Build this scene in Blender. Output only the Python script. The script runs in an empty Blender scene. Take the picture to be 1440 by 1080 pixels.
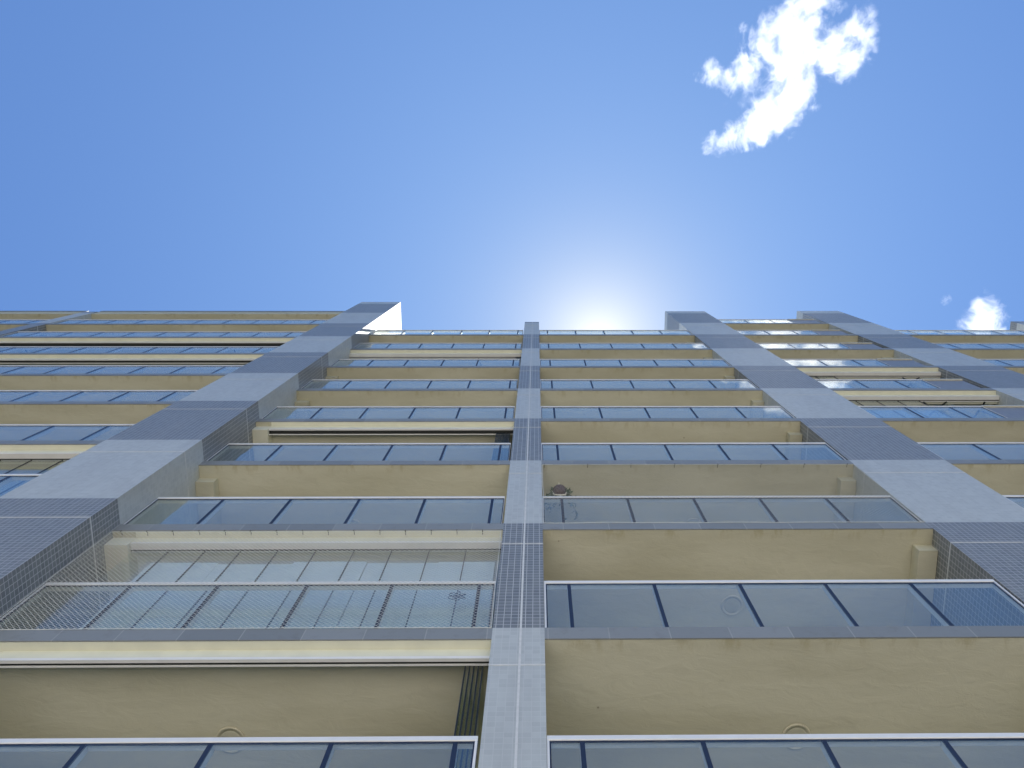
import bpy, bmesh, math, random
from mathutils import Vector, Matrix, noise
random.seed(7)
sc = bpy.context.scene
C = sc.collection
R = math.radians

# ------------------------------------------------------------------ measures
H = 2.88                     # storey height
CAM = 1.6                    # eye height; all levels below are metres above the ground
def ZS(k): return 4.94 + CAM + H * k      # top of the balcony slab of storey k
YF = 4.17                    # face of pillars and slab edges
DA = -0.36                   # the left wing stands this much further out
BACK = 6.2                   # wall behind the balconies

# ------------------------------------------------------------------ material helpers
def new_mat(name):
    m = bpy.data.materials.new(name); m.use_nodes = True
    nt = m.node_tree
    for n in list(nt.nodes): nt.nodes.remove(n)
    out = nt.nodes.new('ShaderNodeOutputMaterial')
    return m, nt, out
def N(nt, t, **kw):
    n = nt.nodes.new(t)
    for k, v in kw.items():
        if k.startswith('i_'):
            key = k[2:]
            n.inputs[int(key) if key.isdigit() else key].default_value = v
        else: setattr(n, k, v)
    return n
def L(nt, a, b): nt.links.new(a, b)
def math_n(nt, op, a, b=None, c=None, clamp=False):
    n = nt.nodes.new('ShaderNodeMath'); n.operation = op; n.use_clamp = clamp
    for i, v in enumerate((a, b, c)):
        if v is None: continue
        if isinstance(v, (int, float)): n.inputs[i].default_value = v
        else: L(nt, v, n.inputs[i])
    return n.outputs[0]
def mix_c(nt, f, a, b, blend='MIX'):
    n = nt.nodes.new('ShaderNodeMix'); n.data_type = 'RGBA'; n.blend_type = blend
    for idx, v in ((0, f), (6, a), (7, b)):
        if isinstance(v, (int, float)): n.inputs[idx].default_value = v
        elif isinstance(v, tuple): n.inputs[idx].default_value = (*v, 1)
        else: L(nt, v, n.inputs[idx])
    return n.outputs[2]
def ramp(nt, v, p0, p1):
    n = nt.nodes.new('ShaderNodeMapRange'); n.interpolation_type = 'SMOOTHSTEP'
    L(nt, v, n.inputs[0]); n.inputs[1].default_value = p0; n.inputs[2].default_value = p1
    return n.outputs[0]
def noise_n(nt, vec, scale, detail=4, rough=.55, dist=0.0):
    n = N(nt, 'ShaderNodeTexNoise'); n.inputs['Scale'].default_value = scale
    n.inputs['Detail'].default_value = detail; n.inputs['Roughness'].default_value = rough
    n.inputs['Distortion'].default_value = dist
    L(nt, vec, n.inputs['Vector']); return n.outputs['Fac']
def coords(nt):
    g = N(nt, 'ShaderNodeNewGeometry'); return g.outputs['Position']
def scaled(nt, vec, s):
    n = N(nt, 'ShaderNodeVectorMath', operation='MULTIPLY'); L(nt, vec, n.inputs[0]); n.inputs[1].default_value = s
    return n.outputs[0]
def bump(nt, h, strength, dist):
    b = N(nt, 'ShaderNodeBump'); b.inputs['Strength'].default_value = strength; b.inputs['Distance'].default_value = dist
    L(nt, h, b.inputs['Height']); return b.outputs[0]

def plaster():
    m, nt, out = new_mat('cream_plaster')
    p = coords(nt)
    n1 = noise_n(nt, scaled(nt, p, (.35, 1.2, .9)), 1.3, 5)
    n2 = noise_n(nt, scaled(nt, p, (.8, 1.9, 1.2)), 4.0, 7, .62, .8)
    n3 = noise_n(nt, p, 60, 3)
    c = mix_c(nt, ramp(nt, n1, .35, .68), (.485, .462, .345), (.57, .548, .428))
    c = mix_c(nt, math_n(nt, 'MULTIPLY', ramp(nt, n2, .52, .72), .22), c, (.42, .395, .30))
    # damp stains that creep in from the outer edge of each slab
    sep = N(nt, 'ShaderNodeSeparateXYZ'); L(nt, p, sep.inputs[0])
    wing = math_n(nt, 'LESS_THAN', sep.outputs[0], -7.2)
    edge = math_n(nt, 'SUBTRACT', sep.outputs[1], math_n(nt, 'MULTIPLY_ADD', wing, DA, YF))
    n4 = noise_n(nt, scaled(nt, p, (1.0, .35, 1.0)), 5.5, 5, .65)
    st = math_n(nt, 'MULTIPLY', math_n(nt, 'SUBTRACT', 1.0, ramp(nt, edge, .02, .22)), ramp(nt, n4, .5, .66))
    c = mix_c(nt, math_n(nt, 'MULTIPLY', st, .5), c, (.36, .31, .17))
    vo = N(nt, 'ShaderNodeTexVoronoi'); vo.inputs['Scale'].default_value = 1.6; L(nt, p, vo.inputs['Vector'])
    sp = math_n(nt, 'MULTIPLY', math_n(nt, 'LESS_THAN', vo.outputs['Distance'], .022), .6)
    c = mix_c(nt, sp, c, (.16, .13, .09))
    b = N(nt, 'ShaderNodeBsdfPrincipled'); L(nt, c, b.inputs['Base Color']); b.inputs['Roughness'].default_value = .85
    hsum = math_n(nt, 'ADD', math_n(nt, 'MULTIPLY', n2, 1.0), math_n(nt, 'MULTIPLY', n3, .10))
    L(nt, bump(nt, hsum, .2, .05), b.inputs['Normal'])
    L(nt, b.outputs[0], out.inputs[0]); return m

def pillar_tile():
    m, nt, out = new_mat('banded_mosaic_tile')
    p = coords(nt)
    sep = N(nt, 'ShaderNodeSeparateXYZ'); L(nt, p, sep.inputs[0])
    u = math_n(nt, 'ADD', sep.outputs[0], sep.outputs[1])
    cmb = N(nt, 'ShaderNodeCombineXYZ'); L(nt, u, cmb.inputs[0]); L(nt, math_n(nt, 'SUBTRACT', sep.outputs[2], ZS(1)), cmb.inputs[1])
    def bricks(c1, c2, mo, ms):
        t = N(nt, 'ShaderNodeTexBrick'); t.offset = 0; t.squash = 1
        t.inputs['Color1'].default_value = (*c1, 1); t.inputs['Color2'].default_value = (*c2, 1); t.inputs['Mortar'].default_value = (*mo, 1)
        t.inputs['Scale'].default_value = 1; t.inputs['Mortar Size'].default_value = ms; t.inputs['Mortar Smooth'].default_value = .1
        t.inputs['Bias'].default_value = 0; t.inputs['Brick Width'].default_value = .075; t.inputs['Row Height'].default_value = .072
        L(nt, cmb.outputs[0], t.inputs['Vector']); return t
    dk = bricks((.150, .160, .165), (.195, .205, .205), (.50, .50, .48), .0037)
    lt = bricks((.445, .465, .445), (.505, .525, .50), (.54, .55, .53), .003)
    band = math_n(nt, 'FLOORED_MODULO', math_n(nt, 'FLOOR', math_n(nt, 'DIVIDE', math_n(nt, 'SUBTRACT', sep.outputs[2], ZS(1)), H)), 2)
    c = mix_c(nt, band, dk.outputs['Color'], lt.outputs['Color'])
    # sheet to sheet variation and faint runs of dirt
    n1 = noise_n(nt, scaled(nt, p, (1.5, 1.5, .35)), 2.0, 4)
    c = mix_c(nt, math_n(nt, 'MULTIPLY', ramp(nt, n1, .42, .75), .20), c, (.30, .29, .28))
    b = N(nt, 'ShaderNodeBsdfPrincipled'); L(nt, c, b.inputs['Base Color'])
    rn = noise_n(nt, p, 9, 3)
    L(nt, math_n(nt, 'MULTIPLY_ADD', rn, .2, .28), b.inputs['Roughness'])
    fac = math_n(nt, 'ADD', math_n(nt, 'MULTIPLY', dk.outputs['Fac'], -1.0), math_n(nt, 'MULTIPLY', noise_n(nt, p, 14, 2), .5))
    L(nt, bump(nt, fac, .35, .004), b.inputs['Normal'])
    L(nt, b.outputs[0], out.inputs[0]); return m

def fascia_tile():
    m, nt, out = new_mat('grey_edge_tile')
    p = coords(nt)
    sep = N(nt, 'ShaderNodeSeparateXYZ'); L(nt, p, sep.inputs[0])
    cmb = N(nt, 'ShaderNodeCombineXYZ')
    L(nt, math_n(nt, 'ADD', sep.outputs[0], math_n(nt, 'MULTIPLY', math_n(nt, 'FLOOR', math_n(nt, 'DIVIDE', sep.outputs[2], H)), .37)), cmb.inputs[0]); cmb.inputs[1].default_value = .4
    t = N(nt, 'ShaderNodeTexBrick'); t.offset = 0
    t.inputs['Color1'].default_value = (.255, .265, .26, 1); t.inputs['Color2'].default_value = (.20, .21, .205, 1); t.inputs['Mortar'].default_value = (.33, .33, .31, 1)
    t.inputs['Scale'].default_value = 1; t.inputs['Mortar Size'].default_value = .006; t.inputs['Brick Width'].default_value = .61; t.inputs['Row Height'].default_value = 1.0
    L(nt, cmb.outputs[0], t.inputs['Vector'])
    n1 = noise_n(nt, p, 6, 5, .65)
    c = mix_c(nt, math_n(nt, 'MULTIPLY', ramp(nt, n1, .5, .75), .35), t.outputs['Color'], (.15, .14, .12))
    b = N(nt, 'ShaderNodeBsdfPrincipled'); L(nt, c, b.inputs['Base Color']); b.inputs['Roughness'].default_value = .45
    L(nt, b.outputs[0], out.inputs[0]); return m

def simple(name, col, rough=.5, metal=0.0, var=.12, scale=12):
    m, nt, out = new_mat(name)
    p = coords(nt); n1 = noise_n(nt, p, scale, 4)
    dark = tuple(x * (1 - var) for x in col)
    c = mix_c(nt, ramp(nt, n1, .35, .7), col, dark)
    b = N(nt, 'ShaderNodeBsdfPrincipled'); L(nt, c, b.inputs['Base Color'])
    b.inputs['Roughness'].default_value = rough; b.inputs['Metallic'].default_value = metal
    L(nt, b.outputs[0], out.inputs[0]); return m

def glass(name, tint, ior=1.5, wav=0.0):
    m, nt, out = new_mat(name)
    g = N(nt, 'ShaderNodeNewGeometry')
    io = math_n(nt, 'MULTIPLY_ADD', g.outputs['Backfacing'], 1 / ior - ior, ior)
    fr = N(nt, 'ShaderNodeFresnel'); L(nt, io, fr.inputs[0])
    tr = N(nt, 'ShaderNodeBsdfTransparent'); tr.inputs[0].default_value = (*tint, 1)
    gl = N(nt, 'ShaderNodeBsdfGlossy'); gl.inputs['Color'].default_value = (1, 1, .94, 1); gl.inputs['Roughness'].default_value = .0
    if wav:
        h = noise_n(nt, scaled(nt, g.outputs['Position'], (1, 1, .6)), 1.6, 1)
        L(nt, bump(nt, h, wav, .02), gl.inputs['Normal'])
    mx = N(nt, 'ShaderNodeMixShader'); L(nt, fr.outputs[0], mx.inputs[0]); L(nt, tr.outputs[0], mx.inputs[1]); L(nt, gl.outputs[0], mx.inputs[2])
    L(nt, mx.outputs[0], out.inputs[0]); return m

M = dict(
    plaster=plaster(), tile=pillar_tile(), fascia=fascia_tile(),
    joint=simple('pale_joint_mortar', (.66, .66, .64), .7),
    white=simple('white_painted_aluminium', (.78, .78, .77), .35, 0, .06, 5),
    whiteceil=simple('white_ceiling_paint', (.84, .85, .85), .6, 0, .04, 3),
    pale=simple('pale_cream_paint', (.74, .73, .60), .6, 0, .07, 4), netgrey=simple('grey_net_cord', (.44, .45, .42), .8),
    blind=simple('white_blind_fabric', (.76, .80, .80), .9, 0, .05, 2),
    gasket=simple('dark_blue_gasket', (.012, .022, .055), .6),
    glass=glass('tinted_railing_glass', (.95, .98, .96), 1.98, .10),
    leafglass=glass('clear_curtain_glass', (.95, .98, .98), 1.55, .08),
    edgeglass=glass('green_glass_edge', (.42, .55, .47), 1.45),
    seal=simple('black_seal', (.010, .014, .014), .5),
    dark=simple('dark_rail_and_slot_shade', (.02, .022, .02), .6),
    net=simple('white_net_cord', (.66, .68, .66), .8),
    hook=simple('rusted_hook', (.05, .04, .03), .7, .3),
    capm=simple('beige_cap', (.58, .55, .45), .5),
    panel=simple('grey_parapet_panel', (.23, .235, .25), .4),
    wall=simple('cream_wall', (.56, .52, .38), .85),
    roof=simple('roof_screed', (.42, .41, .38), .9),
    lamp=simple('cream_lamp_cover', (.49, .475, .37), .45),
    ring=simple('cream_lamp_ring', (.56, .53, .41), .5),
    lampblue=simple('blue_glass_lamp', (.05, .07, .14), .3),
    pot=simple('dark_red_pot', (.07, .03, .035), .55),
    rope=simple('cotton_rope', (.82, .78, .66), .9),
    leaf=simple('plant_leaf', (.06, .105, .035), .5, 0, .4, 20),
)

# ------------------------------------------------------------------ mesh helpers
def mesh_obj(name, verts, faces, mat, parent=None, smooth=False, edges=()):
    me = bpy.data.meshes.new(name); me.from_pydata(verts, list(edges), faces); me.update()
    bm = bmesh.new(); bm.from_mesh(me); bmesh.ops.recalc_face_normals(bm, faces=bm.faces); bm.to_mesh(me); bm.free()
    if smooth:
        for p in me.polygons: p.use_smooth = True
    me.materials.append(mat)
    o = bpy.data.objects.new(name, me); C.objects.link(o)
    if parent:
        o.parent = parent; o.matrix_parent_inverse = world(parent).inverted()
    return o
def world(o):
    m = Matrix.Translation(o.location)
    return m                      # every parent here is an empty or a mesh at the world origin
class MB:
    def __init__(s): s.v = []; s.f = []
    def box(s, x0, x1, y0, y1, z0, z1):
        b = len(s.v)
        s.v += [(x, y, z) for z in (z0, z1) for y in (y0, y1) for x in (x0, x1)]
        s.f += [tuple(b + i for i in q) for q in ((0, 2, 3, 1), (4, 5, 7, 6), (0, 1, 5, 4), (2, 6, 7, 3), (0, 4, 6, 2), (1, 3, 7, 5))]
        return s
    def bbox(s, x0, x1, y0, y1, z0, z1, r=.006):
        """box with its long (x) edges chamfered"""
        pr = [(y0 + r, z0), (y1 - r, z0), (y1, z0 + r), (y1, z1 - r), (y1 - r, z1), (y0 + r, z1), (y0, z1 - r), (y0, z0 + r)]
        b = len(s.v)
        for x in (x0, x1): s.v += [(x, y, z) for y, z in pr]
        n = 8
        s.f += [tuple(b + i for i in range(n)), tuple(b + n + i for i in reversed(range(n)))]
        s.f += [(b + i, b + (i + 1) % n, b + n + (i + 1) % n, b + n + i) for i in range(n)]
        return s
    def obox(s, cx, cy, z0, z1, w, t, ang):
        """upright slab w wide, t thick, turned by ang, hinged at its left end"""
        b = len(s.v); c, sn = math.cos(ang), math.sin(ang)
        for z in (z0, z1):
            for a, q in ((0, -t / 2), (w, -t / 2), (w, t / 2), (0, t / 2)):
                s.v.append((cx + a * c - q * sn, cy + a * sn + q * c, z))
        s.f += [tuple(b + i for i in q) for q in ((0, 1, 2, 3), (4, 7, 6, 5), (0, 4, 5, 1), (1, 5, 6, 2), (2, 6, 7, 3), (3, 7, 4, 0))]
        return s
    def pane(s, x0, x1, y0, y1, z0, z1, j):
        """glass sheet that is not quite true in its frame"""
        b = len(s.v); s.box(x0, x1, y0, y1, z0, z1)
        off = [random.uniform(-j, j) for _ in range(4)]
        for i in range(8):
            x, y, z = s.v[b + i]; s.v[b + i] = (x, y + off[(i & 1) + 2 * (i >> 2)], z)
        return s
    def tube(s, pts, r, n=4):
        b = len(s.v); pts = [Vector(p) for p in pts]
        for i, p in enumerate(pts):
            d = (pts[min(i + 1, len(pts) - 1)] - pts[max(i - 1, 0)]).normalized()
            a = d.cross(Vector((0, 1, 0)) if abs(d.y) < .9 else Vector((1, 0, 0))).normalized(); q = d.cross(a)
            for j in range(n):
                t = 2 * math.pi * j / n
                s.v.append(tuple(p + a * math.cos(t) * r + q * math.sin(t) * r))
        for i in range(len(pts) - 1):
            for j in range(n):
                s.f.append((b + i * n + j, b + i * n + (j + 1) % n, b + (i + 1) * n + (j + 1) % n, b + (i + 1) * n + j))
        s.f.append(tuple(b + j for j in range(n))); s.f.append(tuple(b + (len(pts) - 1) * n + j for j in range(n)))
        return s
    def lathe(s, cx, cy, cz, prof, n=28):
        b = len(s.v)
        for r, z in prof:
            for j in range(n):
                t = 2 * math.pi * j / n; s.v.append((cx + r * math.cos(t), cy + r * math.sin(t), cz + z))
        for i in range(len(prof) - 1):
            for j in range(n):
                s.f.append((b + i * n + j, b + i * n + (j + 1) % n, b + (i + 1) * n + (j + 1) % n, b + (i + 1) * n + j))
        s.f.append(tuple(b + j for j in range(n))); s.f.append(tuple(b + (len(prof) - 1) * n + j for j in range(n)))
        return s
    def build(s, name, mat, parent=None, smooth=False):
        return mesh_obj(name, s.v, s.f, mat, parent, smooth)
def thing(name, label, cat, loc):
    o = bpy.data.objects.new(name, None); C.objects.link(o); o.location = loc; o.empty_display_size = .5
    o['label'] = label; o['category'] = cat; return o

# ------------------------------------------------------------------ the building
BLD = thing('apartment_building', 'tall apartment block with cream balcony ceilings, blue glass railings and banded grey tile pillars', 'building', (0, 5.2, 0))

# body behind the balconies
MB().box(-7.0, 12.0, BACK, 16, 0, ZS(8) - .01).build('wall', M['wall'], BLD)
MB().box(-34, -7.03, BACK + .02, 16, 0, ZS(9) - .2).build('wall', M['wall'], BLD)
MB().box(12.03, 30, BACK + .02, 16, 0, ZS(8) - .01).build('wall', M['wall'], BLD)
MB().box(6.93, 10.77, BACK + .04, 15.9, ZS(8) - .005, ZS(9) - .23).build('wall', M['wall'], BLD)

# pillars: x0, x1, front y, top z
PIL = [(-7.18, -5.59, 3.80, 34.45 + CAM), (-.45, .075, YF, 31.1 + CAM), (5.28, 6.91, YF, 34.42 + CAM),
       (10.78, 12.50, YF, 34.55 + CAM), (17.9, 18.42, YF, 31.3 + CAM), (-16.73, -16.24, 3.80, 31.15 + CAM), (23.1, 24.7, YF, 34.5 + CAM)]
for i, (x0, x1, y0, zt) in enumerate(PIL):
    yb = BACK - .003 if i != 5 else BACK + .015
    p = MB().box(x0, x1, y0, yb, 0, zt).build('pillar', M['tile'], BLD)
    for k in range(1, 10):
        z = ZS(k) - .70
        if z > zt: continue
        MB().box(x0 - .003, x1 + .003, y0 - .003, yb - .01, z - .009, z + .009).build('expansion_joint', M['joint'], p)
    if i in (1, 4):       # the narrow pillars also have an upright joint down the face
        xm = x0 + .285
        MB().box(xm - .011, xm + .011, y0 - .004, y0 - .0005, 0, zt).build('expansion_joint', M['joint'], p)

DEPTH = .22
def balcony(x0, x1, k, dy=0.0, beams=(), back=BACK, cls=None):
    """slab with a tiled outer edge and, at the pillars, the ends of the beams that carry it"""
    z = ZS(k); yf = YF + dy
    s = MB().box(x0, x1, yf + .014, back - .005, z - DEPTH + .004, z)
    b = s.build('balcony', M['plaster'], BLD)
    MB().box(x0, x1, yf, yf + .013, z - DEPTH, z + .002).build('slab_edge', M['fascia'], b)
    for (bx0, bx1) in beams:
        MB().box(bx0, bx1, 4.40 + dy, back - .01, z - DEPTH - .20, z - DEPTH + .003).build('beam_end', M['plaster'], b)
    return b

def railing(x0, x1, k, posts, dy=0.0, ends=(True, True), detail=False, fr_r=None):
    z = ZS(k); yg = 4.195 + dy
    top = z + 1.13; FE = .020 if k < 2 else .012; FR = FE if fr_r is None else fr_r      # end frames
    fr = MB().bbox(x0, x1, yg - .012, yg + .072, top - .062, top)       # deep handrail
    if ends[0]: fr.box(x0, x0 + FE, yg - .011, yg + .07, z + .004, top - .062)
    if ends[1]: fr.box(x1 - FR, x1, yg - .011, yg + .07, z + .004, top - .062)
    if not detail:
        for p in posts: fr.box(p - .019, p + .019, yg + .0145, yg + .075, z + .004, top - .064)
    r = fr.build('railing', M['white'], BLD)
    if detail:
        for p in posts: MB().box(p - .019, p + .019, yg + .0145, yg + .075, z + .004, top - .064).build('post', M['white'], r)
    g = MB(); cuts = [x0 + FE] + list(posts) + [x1 - FR]
    for a, b in zip(cuts[:-1], cuts[1:]): g.pane(a + (.0195 if a in posts else .0145), b - (.0195 if b in posts else .0145), yg, yg + .010, z + .03, top - .0765, .0022)
    g.build('glass_panel', M['glass'], r)
    q = MB()                                                              # dark seals round every pane
    for p in posts: q.box(p - .019, p + .019, yg - .001, yg + .0138, z + .03, top - .0765)
    q.box(x0 + FE + .0005, x1 - FR - .0005, yg - .002, yg + .0105, top - .076, top - .0625)
    if ends[0]: q.box(x0 + FE + .0005, x0 + FE + .0135, yg - .001, yg + .010, z + .03, top - .0765)
    if ends[1]: q.box(x1 - FR - .0135, x1 - FR - .0005, yg - .001, yg + .010, z + .03, top - .0765)
    q.build('seal_strip', M['gasket'], r)
    return r

def enclosure(x0, x1, k, dy=0.0, closed=True, stack=0, stack_x=None, leaves=None, swing=(), whitetrack=True, slot=.022):
    """folding glass curtain between the railing of storey k and the slab above it"""
    zt = ZS(k + 1) - DEPTH; y = YF + dy
    c = MB().box(x0 + .003, x1 - .003, y + .105, y + (.30 if whitetrack else .14 + slot + .024), zt - .135, zt + .003).box(x0 + .003, x1 - .003, y + .015, y + .1045, zt - .008, zt + .0035).build('drop_beam', M['pale'], BLD)
    w1 = .195 if whitetrack else .14
    MB().box(x0 + .004, x1 - .004, y + .1055, y + w1, zt - .18, zt - .1355).build('track', M['white'], c)
    MB().box(x0 + .005, x1 - .005, y + w1 + .001, y + w1 + slot, zt - .178, zt - .1355).build('slot_shade_strip', M['dark'], c)  # solid dark strip: track slot, its shade put in as colour
    MB().box(x0 + .004, x1 - .004, y + w1 + slot + .001, y + w1 + slot + .022, zt - .182, zt - .1355).build('track_lip', M['white'], c)
    zb = ZS(k) + .02; zz = zt - .184; yl = y + .218
    xs = leaves or []
    if closed and not xs:
        n = round((x1 - x0) / .5); xs = [x0 + .02 + (x1 - x0 - .04) * i / n for i in range(n + 1)]
    sl = MB()
    for a, b in zip(xs[:-1], xs[1:]):
        MB().box(a + .004, b - .004, yl, yl + .010, zb, zz).build('glass_leaf', M['leafglass'], c)
        sl.box(b - .0055, b + .0055, yl - .004, yl + .014, zb, zz)
    if sl.v: sl.build('leaf_seal', M['seal'], c)
    if stack:
        for i in range(stack):
            xx = stack_x + i * (.042 if stack < 7 else .028)
            MB().box(xx, xx + .010, yl - .02, yl + .46, zb, zz).build('glass_leaf', M['edgeglass'], c)
            MB().box(xx - .002, xx + .012, yl - .034, yl - .0205, zb, zz).build('leaf_seal', M['seal'], c)
    for (hx, ang, w) in swing:
        MB().obox(hx, yl + .02, zb, zz - .01, w, .012, ang).build('glass_leaf', M['leafglass'], c)
        MB().obox(hx, yl + .02, zz - .009, zz + .02, w, .03, ang).build('leaf_rail', M['dark'], c)
    return c

# bay extents
BX = (-5.59, -.45); CX = (.075, 5.28); DX = (6.91, 10.78); EX = (12.50, 17.9); AX = (-16.24, -7.18); A2 = (-34, -16.73); FX = (18.42, 23.1)
PB = [-4.595, -3.61, -2.605, -1.645, -.655]
PC = [.362, 1.331, 2.308, 3.285, 4.268]
for k in range(-1, 9):
    zlow = k < 0
    balcony(*BX, k, 0, [(-5.587, -5.29)] if k not in (1, 2, 4, 7) else [])
    balcony(*CX, k, 0, [(5.02, 5.272)])
    balcony(*DX, k, 0, [(10.42, 10.772)] if k not in (5, 6) else [])
    balcony(*EX, k, 0, [(17.6, 17.892)])
    balcony(*AX, k, DA, back=BACK + .015)
    if k >= 5: balcony(*A2, k, DA, back=BACK + .015)
    if k >= 6: balcony(*FX, k, 0)
    if zlow: continue
    det = k <= 3
    railing(-5.572, -.478, k, PB, detail=det, fr_r=None if k < 1 else .004)
    railing(.078, 5.255, k, PC, detail=det)
    if k >= 1: railing(6.93, 9.625, k, [7.925, 8.905], ends=(True, True), detail=k in (2, 3))
    if k >= 2:
        railing(12.52, 17.86, k, [13.0 + .98 * i for i in range(5)], detail=k in (2, 3))
        railing(-16.22, -7.2, k, [-7.66 - .98 * i for i in range(9)][::-1], DA, detail=k in (2, 3))
    if k >= 5: railing(-33.9, -16.75, k, [-17.2 - .98 * i for i in range(17)][::-1], DA)
    if k >= 6: railing(18.44, 23.05, k, [18.9 + .98 * i for i in range(5)])
    if k >= 1:
        z = ZS(k); q = MB().box(9.63, 10.62, 4.20, 4.30, z + .003, z + 1.04).build('parapet', M['panel'], BLD)
        MB().bbox(9.627, 10.623, 4.17, 4.33, z + 1.0405, z + 1.13).build('parapet_cap', M['capm'], q)
# the two sections that rise one storey higher
balcony(*DX, 9, 0, [])
railing(6.93, 9.625, 9, [7.925, 8.905])
q = MB().box(9.63, 10.62, 4.20, 4.30, ZS(9) + .003, ZS(9) + 1.04).build('parapet', M['panel'], BLD)
MB().bbox(9.627, 10.623, 4.17, 4.33, ZS(9) + 1.0405, ZS(9) + 1.13).build('parapet_cap', M['capm'], q)
for (a, b) in (AX, A2):
    z = ZS(9)
    r = MB().box(a, b, YF + DA + .014, BACK + 3, z - .2, z + .58).build('roof', M['plaster'], BLD)
    MB().box(a, b, YF + DA - .004, YF + DA + .0135, z + .40, z + .585).build('roof_edge', M['fascia'], r)

# glass curtains
enclosure(*BX, 0, closed=False, stack=5, stack_x=-.70, whitetrack=False)
enclosure(-5.285, -.45, 1, leaves=[-5.27, -4.80, -4.322, -3.862, -3.382, -2.884, -2.386, -1.897, -1.407, -.927, -.46])
enclosure(-5.285, -.45, 3, closed=False, stack=10, stack_x=-.80, whitetrack=False, slot=.07)
enclosure(*BX, 6, closed=False, stack=4, stack_x=-.62, swing=((-1.75, R(70), .5),))
enclosure(*AX, 2, DA); enclosure(*AX, 5, DA, closed=False, whitetrack=False, slot=.06); enclosure(*AX, 6, DA, closed=False, whitetrack=False, slot=.14, swing=((-15.2, R(60), .5), (-9.0, R(80), .5)))  # wide dark strips paint in the shade of the open interiors
enclosure(*DX, 4, closed=False, swing=((9.0, R(38), .55), (9.55, R(140), .5), (10.45, R(120), .5)), leaves=[6.93, 7.42, 7.91, 8.40, 8.90])
enclosure(*DX, 5, closed=False, swing=((9.75, R(40), .5), (10.2, R(140), .5)), leaves=[6.93, 7.42, 7.91])

MB().box(-5.58, -.46, 4.48, BACK - .012, ZS(2) - DEPTH - .03, ZS(2) - DEPTH + .0035).build('ceiling_panel', M['whiteceil'], BLD)

for k in (2, 4):
    MB().box(-5.587, -5.288, YF + .10, BACK - .012, ZS(k) - DEPTH - .25, ZS(k) - DEPTH + .0032).build('beam_casing', M['pale'], BLD)

# round lamps on the ceilings
for bay, ks in ((-3.095, (0, 2, 3, 4)), (2.64, (0, 1, 2, 3, 4))):
    for k in ks:
        zc = ZS(k + 1) - DEPTH + .003
        l = MB().lathe(bay, 5.27, zc, [(.150, 0), (.149, -.012), (.143, -.018), (.130, -.018), (.1285, -.014)], 36).build('ceiling_light', M['ring'], BLD, True)
        MB().lathe(bay, 5.27, zc, [(.128, -.002), (.127, -.012), (.09, -.016), (.02, -.017)], 36).build('lamp_cover', M['lamp'], l, True)
# white roller blinds behind the closed glass curtain
bx = -4.93
for i, (wd, drop) in enumerate(((.86, .40), (.95, .44), (.93, .38), (.90, .42), (.72, .40))):
    MB().box(bx, bx + wd, 4.452 + .004 * (i % 2), 4.456 + .004 * (i % 2), ZS(1) + .05, ZS(2) - DEPTH - drop).build('roller_blind', M['blind'], BLD)
    bx += wd + (.016 if i == 2 else .004)

# flower-shaped pinwheel standing just inside the netted railing
wx, wy, wz = -.905, 4.315, ZS(1) + 1.015
pw = thing('pinwheel', 'small dark blue flower pinwheel on a thin stick behind the netted glass railing', 'pinwheel', (wx, wy, ZS(1)))
MB().tube([(wx - .01, wy + .012, ZS(1) + .003), (wx, wy + .012, wz)], .005, 6).build('stick', M['lampblue'], pw)
MB().lathe(wx, wy, wz, [(.004, -.02), (.016, -.016), (.016, .016), (.004, .02)], 12).build('hub', M['lampblue'], pw, True)
for i in range(6):
    a = i * math.pi / 3 + .5; ca, sa = math.cos(a), math.sin(a); pts = []
    for j in range(15):
        t = 2 * math.pi * j / 14; rr = .062 - .046 * math.cos(t); s2 = .030 * math.sin(t)
        pts.append((wx + ca * rr - sa * s2, wy + .008 * math.sin(t), wz + sa * rr + ca * s2))
    MB().tube(pts, .006, 5).build('petal', M['lampblue'], pw, True)

# ------------------------------------------------------------------ safety nets
def safety_net(x0, x1, z0, z1, y, label, hooks, mat, cell=.06, r=.0021):
    root = thing('safety_net', label, 'net', ((x0 + x1) / 2, y, z0))
    m = MB(); w, h = x1 - x0, z1 - z0
    def P(a, b):
        wob = noise.noise(Vector((a * 1.7, b * 1.7, x0))); w2 = noise.noise(Vector((a * 1.1 + 9, b * 1.3, x0)))
        return (x0 + a + .012 * w2, y + .010 * wob, z0 + b + .02 * wob * min(1, b * 3))
    for sgn in (1, -1):
        c = -h
        while c < w:
            # strand a = c + b (or mirrored)
            b0 = max(0, -c); b1 = min(h, w - c)
            if b1 - b0 > .02:
                n = max(2, int((b1 - b0) / .12)); pts = []
                for i in range(n + 1):
                    b = b0 + (b1 - b0) * i / n; a = c + b
                    pts.append(P(a if sgn > 0 else w - a, b))
                m.tube(pts, r, 3)
            c += cell
    m.build('mesh', mat, root)
    e = MB()
    e.tube([P(w * i / 24, h) for i in range(25)], .004, 5); e.tube([P(w * i / 24, 0) for i in range(25)], .004, 5)
    e.tube([P(0, h * i / 12) for i in range(13)], .004, 5); e.tube([P(w, h * i / 12) for i in range(13)], .004, 5)
    e.build('border_rope', M['net'], root)
    for hx in hooks:
        hz = z1 + random.uniform(-.01, .01)
        q = MB(); q.tube([(hx, y + .06, hz + .02), (hx, y + .012, hz + .02), (hx, y - .012, hz + .008), (hx + random.uniform(-.008, .008), y - .004, hz - .012)], .005, 5)
        q.build('hook', M['hook'], root)
    return root
safety_net(-5.57, -.47, ZS(1) + .005, ZS(2) - DEPTH - .055, 4.165, 'white mesh safety net in front of the glass-enclosed balcony left of the narrow centre pillar', [-5.45 + .338 * i for i in range(15)], M['net'])
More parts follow.
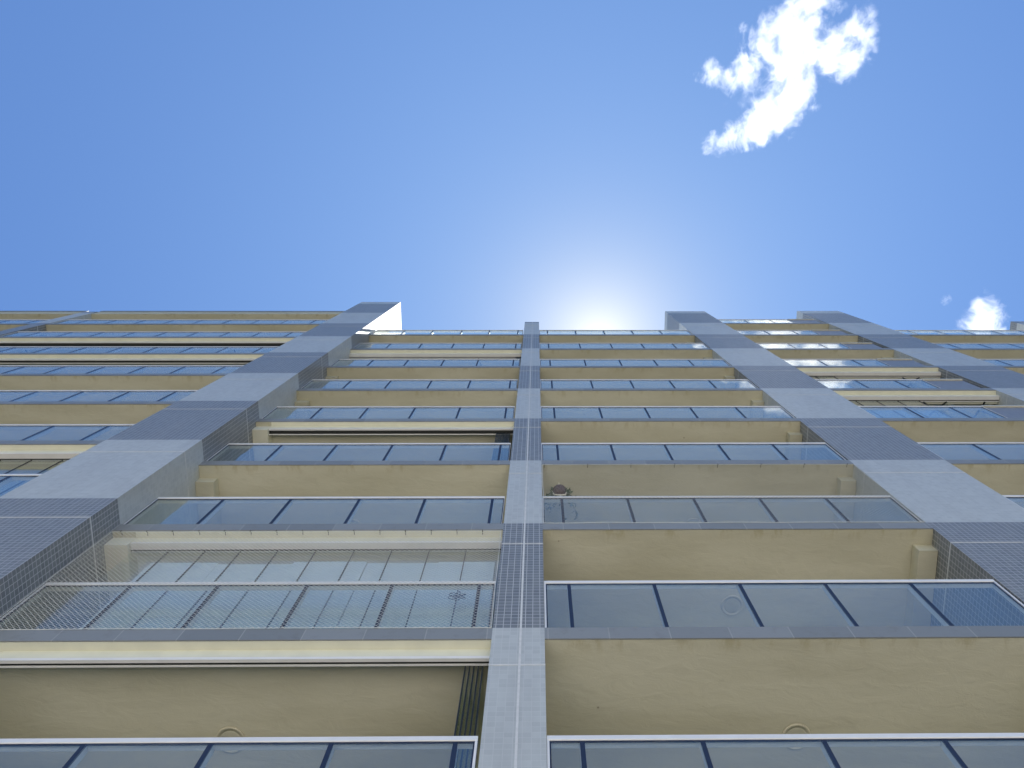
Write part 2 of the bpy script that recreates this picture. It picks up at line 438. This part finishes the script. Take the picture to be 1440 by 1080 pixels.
safety_net(.09, 5.26, ZS(2) + .005, ZS(3) - DEPTH - .045, 4.165, 'fine mesh safety net over the open balcony with the hanging plant', [.12 + .72 * i for i in range(8)], M['netgrey'], r=.0014)

# ------------------------------------------------------------------ hanging plant
px, py, pz = .365, 4.50, ZS(3) - DEPTH
pt = thing('hanging_plant', 'dark potted plant hanging on pale cords from the balcony ceiling beside the centre pillar', 'plant', (px, py, pz - .75))
MB().lathe(px, py, pz - .55, [(.02, .0), (.072, .0), (.082, .02), (.105, .14), (.112, .15), (.112, .165), (.098, .165), (.09, .13)], 24).build('pot', M['pot'], pt, True)
cd = MB()
for a in (.1, 1.6, 3.05):
    cd.tube([(px, py, pz + .003), (px + .02 * math.cos(a), py + .02 * math.sin(a), pz - .1), (px + .118 * math.cos(a), py + .118 * math.sin(a), pz - .40),
             (px + .09 * math.cos(a), py + .09 * math.sin(a), pz - .55), (px, py, pz - .585)], .013, 6)
cd.tube([(px, py, pz - .575), (px + .02, py, pz - .98)], .014, 6)
cd.build('hanger', M['rope'], pt)
lf = MB()
def leaf(p, d, ln, wd):
    d = Vector(d).normalized(); s = d.cross(Vector((random.uniform(-1, 1), random.uniform(-1, 1), random.uniform(-.3, 1)))).normalized()
    up = d.cross(s); b = len(lf.v); p = Vector(p)
    for t, w in ((0, .12), (.3, .9), (.6, 1), (1, 0.03)):
        c = p + d * ln * t - up * ln * .35 * t * t
        lf.v.append(tuple(c - s * wd * w)); lf.v.append(tuple(c + s * wd * w))
    for i in range(3): lf.f.append((b + 2 * i, b + 2 * i + 1, b + 2 * i + 3, b + 2 * i + 2))
for i in range(13):
    a = random.choice((random.uniform(-.6, 2.6), random.uniform(2.4, 4.0))); ln = random.uniform(.08, .27); q = Vector((px + .06 * math.cos(a), py + .06 * math.sin(a), pz - .385)); pts = [q.copy()]
    rise = random.uniform(-.02, .02)
    for j in range(6):
        q = q + Vector((math.cos(a) * ln / 5, math.sin(a) * ln / 5 * .7, rise - .04 * j)); pts.append(q.copy())
        a += random.uniform(-.3, .3)
    lf.tube(pts, .0025, 3)
    for q in pts[1:]:
        for _ in range(2): leaf(q, (random.uniform(-1, 1), random.uniform(-1, 1), random.uniform(-.9, .3)), random.uniform(.055, .095), random.uniform(.013, .022))
lf.build('foliage', M['leaf'], pt)

# ------------------------------------------------------------------ ground
def ground_mat(name, c1, c2, c3, slab=None):
    m, nt, out = new_mat(name)
    p = coords(nt)
    n1 = noise_n(nt, p, .3, 6); n2 = noise_n(nt, p, 20, 3)
    c = mix_c(nt, ramp(nt, n1, .3, .7), c1, c2)
    c = mix_c(nt, math_n(nt, 'MULTIPLY', n2, .3), c, c3)
    if slab:
        t = N(nt, 'ShaderNodeTexBrick'); t.inputs['Scale'].default_value = 1; t.inputs['Brick Width'].default_value = slab; t.inputs['Row Height'].default_value = slab
        t.inputs['Mortar Size'].default_value = .006; t.offset = .5; L(nt, p, t.inputs['Vector'])
        c = mix_c(nt, t.outputs['Fac'], c, c3)
    b = N(nt, 'ShaderNodeBsdfPrincipled'); L(nt, c, b.inputs['Base Color']); b.inputs['Roughness'].default_value = .9
    L(nt, b.outputs[0], out.inputs[0]); return m
S = 6000
o = mesh_obj('ground', [(-S, -S, -.13), (S, -S, -.13), (S, S, -.13), (-S, S, -.13)], [(0, 1, 2, 3)], ground_mat('worn_asphalt_and_earth', (.15, .14, .12), (.12, .115, .095), (.07, .07, .06)))
o['kind'] = 'structure'
o = MB().box(-15, 14, -17, 15.9, -.135, -.001).build('bounce_pavement', ground_mat('pale_bounce_paving', (.62, .58, .51), (.55, .51, .45), (.33, .31, .28), .6))  # unseen pale paving, added to bounce sunlight onto the lower ceilings
o['kind'] = 'structure'

# ------------------------------------------------------------------ sun and sky
SUN = Vector((.074, .157, .985)).normalized()
el = math.asin(SUN.z); az = math.atan2(SUN.x, SUN.y)
SKYGAIN = (.80, .98, 1.20); LOBE1 = (.9, 1.3, 1.4); LOBE2 = (5.0, 3.8, 1.0); LOBE3 = (1.9, 1.8, 1.4)
w = bpy.data.worlds.new('World'); sc.world = w; w.use_nodes = True
nt = w.node_tree
bg = nt.nodes['Background']
sky = nt.nodes.new('ShaderNodeTexSky'); sky.sky_type = 'NISHITA'; sky.sun_disc = False
sky.sun_elevation = el; sky.sun_rotation = az
sky.altitude = 0; sky.air_density = 1.0; sky.dust_density = .0; sky.ozone_density = 4.0
# sky plus the bright air round the sun (two lobes that depend only on the angle to the sun)
tcw = N(nt, 'ShaderNodeTexCoord')
dt = N(nt, 'ShaderNodeVectorMath', operation='DOT_PRODUCT'); L(nt, tcw.outputs['Generated'], dt.inputs[0]); dt.inputs[1].default_value = SUN
ang = math_n(nt, 'ARCCOSINE', math_n(nt, 'MINIMUM', dt.outputs['Value'], .999999))
g1 = math_n(nt, 'EXPONENT', math_n(nt, 'MULTIPLY', math_n(nt, 'POWER', math_n(nt, 'MULTIPLY', ang, 1 / R(28)), 2.0), -1.0))
g2 = math_n(nt, 'EXPONENT', math_n(nt, 'MULTIPLY', ang, -1 / R(4.2)))
g3 = math_n(nt, 'EXPONENT', math_n(nt, 'MULTIPLY', ang, -1 / R(2.4)))
def vscale(col, f):
    n = N(nt, 'ShaderNodeVectorMath', operation='SCALE'); n.inputs[0].default_value = col; L(nt, f, n.inputs['Scale']); return n.outputs[0]
def vadd(a, b):
    n = N(nt, 'ShaderNodeVectorMath', operation='ADD'); L(nt, a, n.inputs[0]); L(nt, b, n.inputs[1]); return n.outputs[0]
base = N(nt, 'ShaderNodeVectorMath', operation='MULTIPLY'); L(nt, sky.outputs[0], base.inputs[0]); base.inputs[1].default_value = SKYGAIN
tot = vadd(base.outputs[0], vadd(vadd(vscale(LOBE1, g1), vscale(LOBE2, g2)), vscale(LOBE3, g3)))
nt.links.new(tot, bg.inputs[0]); bg.inputs[1].default_value = .064
sd = bpy.data.lights.new('sun', 'SUN'); sd.energy = 5.0; sd.angle = R(.53); sd.color = (1, .96, .90)
so = bpy.data.objects.new('sun', sd); C.objects.link(so); so.rotation_euler = SUN.to_track_quat('Z', 'Y').to_euler(); so.location = (10, 20, 60)

# ------------------------------------------------------------------ clouds (real volumes high above the roof)
CLOUDS = True
f_, cx_, cy_, zu_, zv_, eps_ = 1180., 770., 540., 755., 292., .0005
Zc = Vector(((zu_ - cx_) / f_, (cy_ - zv_) / f_, 1.0)); Xc = Vector((1, eps_, -(Zc[0] + eps_ * Zc[1])))
Zc.normalize(); Xc.normalize(); Yc = Zc.cross(Xc)
if Yc[1] > 0: Yc = -Yc
def at(u, v, z):
    c = Vector(((u - cx_) / f_, (cy_ - v) / f_, 1.0)); d = Vector((Xc.dot(c), Yc.dot(c), Zc.dot(c)))
    return d * (z / d.z) + Vector((0, 0, CAM))

def cloud(label, balls, alt, dens, seed):
    balls = [t if len(t) == 5 else (*t, 1.0) for t in balls]
    pts = [(at(u, v, alt + dz), r * alt / f_) for (u, v, r, dz, wt) in balls]; wts = [t[4] for t in balls]
    me = bpy.data.meshes.new('cloud'); bm = bmesh.new()
    for p, r in pts:
        res = bmesh.ops.create_icosphere(bm, subdivisions=3, radius=1)
        for q in res['verts']:
            n = 1.12 + .22 * noise.noise(q.co * 1.7 + p * .02)
            q.co = p + q.co * r * n * 1.12
    bm.to_mesh(me); bm.free()
    tmp = bpy.data.objects.new('cloud_tmp', me); C.objects.link(tmp)
    md = tmp.modifiers.new('r', 'REMESH'); md.mode = 'VOXEL'; md.voxel_size = 6.0
    dg = bpy.context.evaluated_depsgraph_get()
    me2 = bpy.data.meshes.new_from_object(tmp.evaluated_get(dg)); bpy.data.objects.remove(tmp)
    me2.materials.clear()
    ctr = sum((p for p, r in pts), Vector()) / len(pts)
    me2.transform(Matrix.Translation(-ctr))
    o = bpy.data.objects.new('cloud', me2); C.objects.link(o); o.location = ctr
    o['label'] = label; o['category'] = 'cloud'
    m, nt, out = new_mat('cloud_vapour')
    tc = N(nt, 'ShaderNodeTexCoord'); v = tc.outputs['Object']
    fld = None
    for (p, r), wt in zip(pts, wts):
        d = N(nt, 'ShaderNodeVectorMath', operation='DISTANCE'); L(nt, v, d.inputs[0]); d.inputs[1].default_value = p - ctr
        q = math_n(nt, 'MULTIPLY', d.outputs['Value'], d.outputs['Value'])
        q = math_n(nt, 'MULTIPLY_ADD', q, -1 / (r * r * 1.35), 1.0, clamp=True)
        if wt != 1: q = math_n(nt, 'MULTIPLY', q, wt)
        fld = q if fld is None else math_n(nt, 'MAXIMUM', fld, q)
    off = N(nt, 'ShaderNodeVectorMath', operation='ADD'); L(nt, v, off.inputs[0]); off.inputs[1].default_value = (seed * 37.0, seed * 11.0, 0)
    wv = N(nt, 'ShaderNodeTexNoise'); wv.inputs['Scale'].default_value = .018; wv.inputs['Detail'].default_value = 2; L(nt, off.outputs[0], wv.inputs['Vector'])
    ws = N(nt, 'ShaderNodeVectorMath', operation='MULTIPLY_ADD'); L(nt, wv.outputs['Color'], ws.inputs[0]); ws.inputs[1].default_value = (45, 45, 45); L(nt, off.outputs[0], ws.inputs[2])
    st = scaled(nt, ws.outputs[0], (1.0, .7, .45))
    n1 = noise_n(nt, st, .045, 10, .74)
    dn = math_n(nt, 'ADD', math_n(nt, 'MULTIPLY', fld, .75), math_n(nt, 'MULTIPLY_ADD', n1, 3.3, -2.04))
    hz = math_n(nt, 'ADD', math_n(nt, 'MULTIPLY', fld, .9), math_n(nt, 'MULTIPLY_ADD', n1, 2.4, -1.55), clamp=True)
    dn = math_n(nt, 'MULTIPLY_ADD', math_n(nt, 'MAXIMUM', dn, 0.0), dens, math_n(nt, 'MULTIPLY', hz, dens * .22))
    dn = math_n(nt, 'MULTIPLY', dn, ramp(nt, fld, .0, .25))
    vs = N(nt, 'ShaderNodeVolumePrincipled'); vs.inputs['Color'].default_value = (.985, .985, .985, 1); vs.inputs['Anisotropy'].default_value = .3
    L(nt, dn, vs.inputs['Density'])
    L(nt, vs.outputs[0], out.inputs['Volume'])
    me2.materials.append(m)
    m.cycles.volume_step_rate = .35
    return o
if CLOUDS:
    B1 = [(1136, 0, 32, 0, .9), (1100, 40, 34, 5, .8), (1128, 55, 44, -5), (1118, 95, 44, 0), (1112, 135, 42, 6), (1088, 160, 38, 0), (1064, 180, 32, -4), (1038, 192, 26, 0), (1008, 205, 22, 0),
          (1165, 72, 40, 4), (1192, 78, 36, 0), (1206, 48, 28, -3), (1217, 20, 18, 0), (1070, 78, 38, 4, .72), (1052, 108, 36, -4, .66), (1046, 140, 26, 0, .52), (1120, 120, 36, 0),
          (1000, 105, 22, 0), (1022, 110, 18, 2, .8), (1172, 4, 22, 2, .6), (1040, 45, 14, 0, .5)]
    B2 = [(1380, 462, 36, 0), (1384, 436, 26, 3, .9), (1392, 414, 15, 0, .75), (1362, 448, 22, -3, .8), (1402, 444, 22, 2, .8), (1375, 500, 50, 0), (1420, 500, 40, 0), (1335, 422, 12, 0, .45)]
    cloud('large ragged white cloud alone in the blue sky high above the roofline', B1, 1200, .050, 1)
    cloud('small white cloud peeking over the roof terrace railing near the far narrow pillar', B2, 1200, .055, 3)

# ------------------------------------------------------------------ camera
cam = bpy.data.cameras.new('camera'); co = bpy.data.objects.new('camera', cam); C.objects.link(co)
# camera axes in world space: rows of the rotation from world to lens
Rw = Matrix((Xc, Yc, Zc))            # world = Rw @ lens (x right, y up, z forward)
right = Rw @ Vector((1, 0, 0)); up = Rw @ Vector((0, 1, 0)); fwd = Rw @ Vector((0, 0, 1))
m3 = Matrix((right, up, -fwd)).transposed()
co.matrix_world = Matrix.Translation((0, 0, CAM)) @ m3.to_4x4()
cam.sensor_fit = 'HORIZONTAL'; cam.sensor_width = 36; cam.lens = f_ / 1440 * 36
cam.shift_x = (720 - cx_) / 1440; cam.shift_y = 0
cam.clip_end = 30000; cam.clip_start = .05
sc.camera = co

sc.view_settings.view_transform = 'Standard'; sc.view_settings.look = 'None'
sc.view_settings.exposure = 1.28; sc.view_settings.gamma = 1
cy = sc.cycles
cy.max_bounces = 12; cy.transparent_max_bounces = 24; cy.volume_bounces = 6; cy.diffuse_bounces = 5; cy.glossy_bounces = 4
cy.use_denoising = True; cy.sample_clamp_direct = .8; cy.sample_clamp_indirect = 6
cy.caustics_reflective = False; cy.caustics_refractive = False
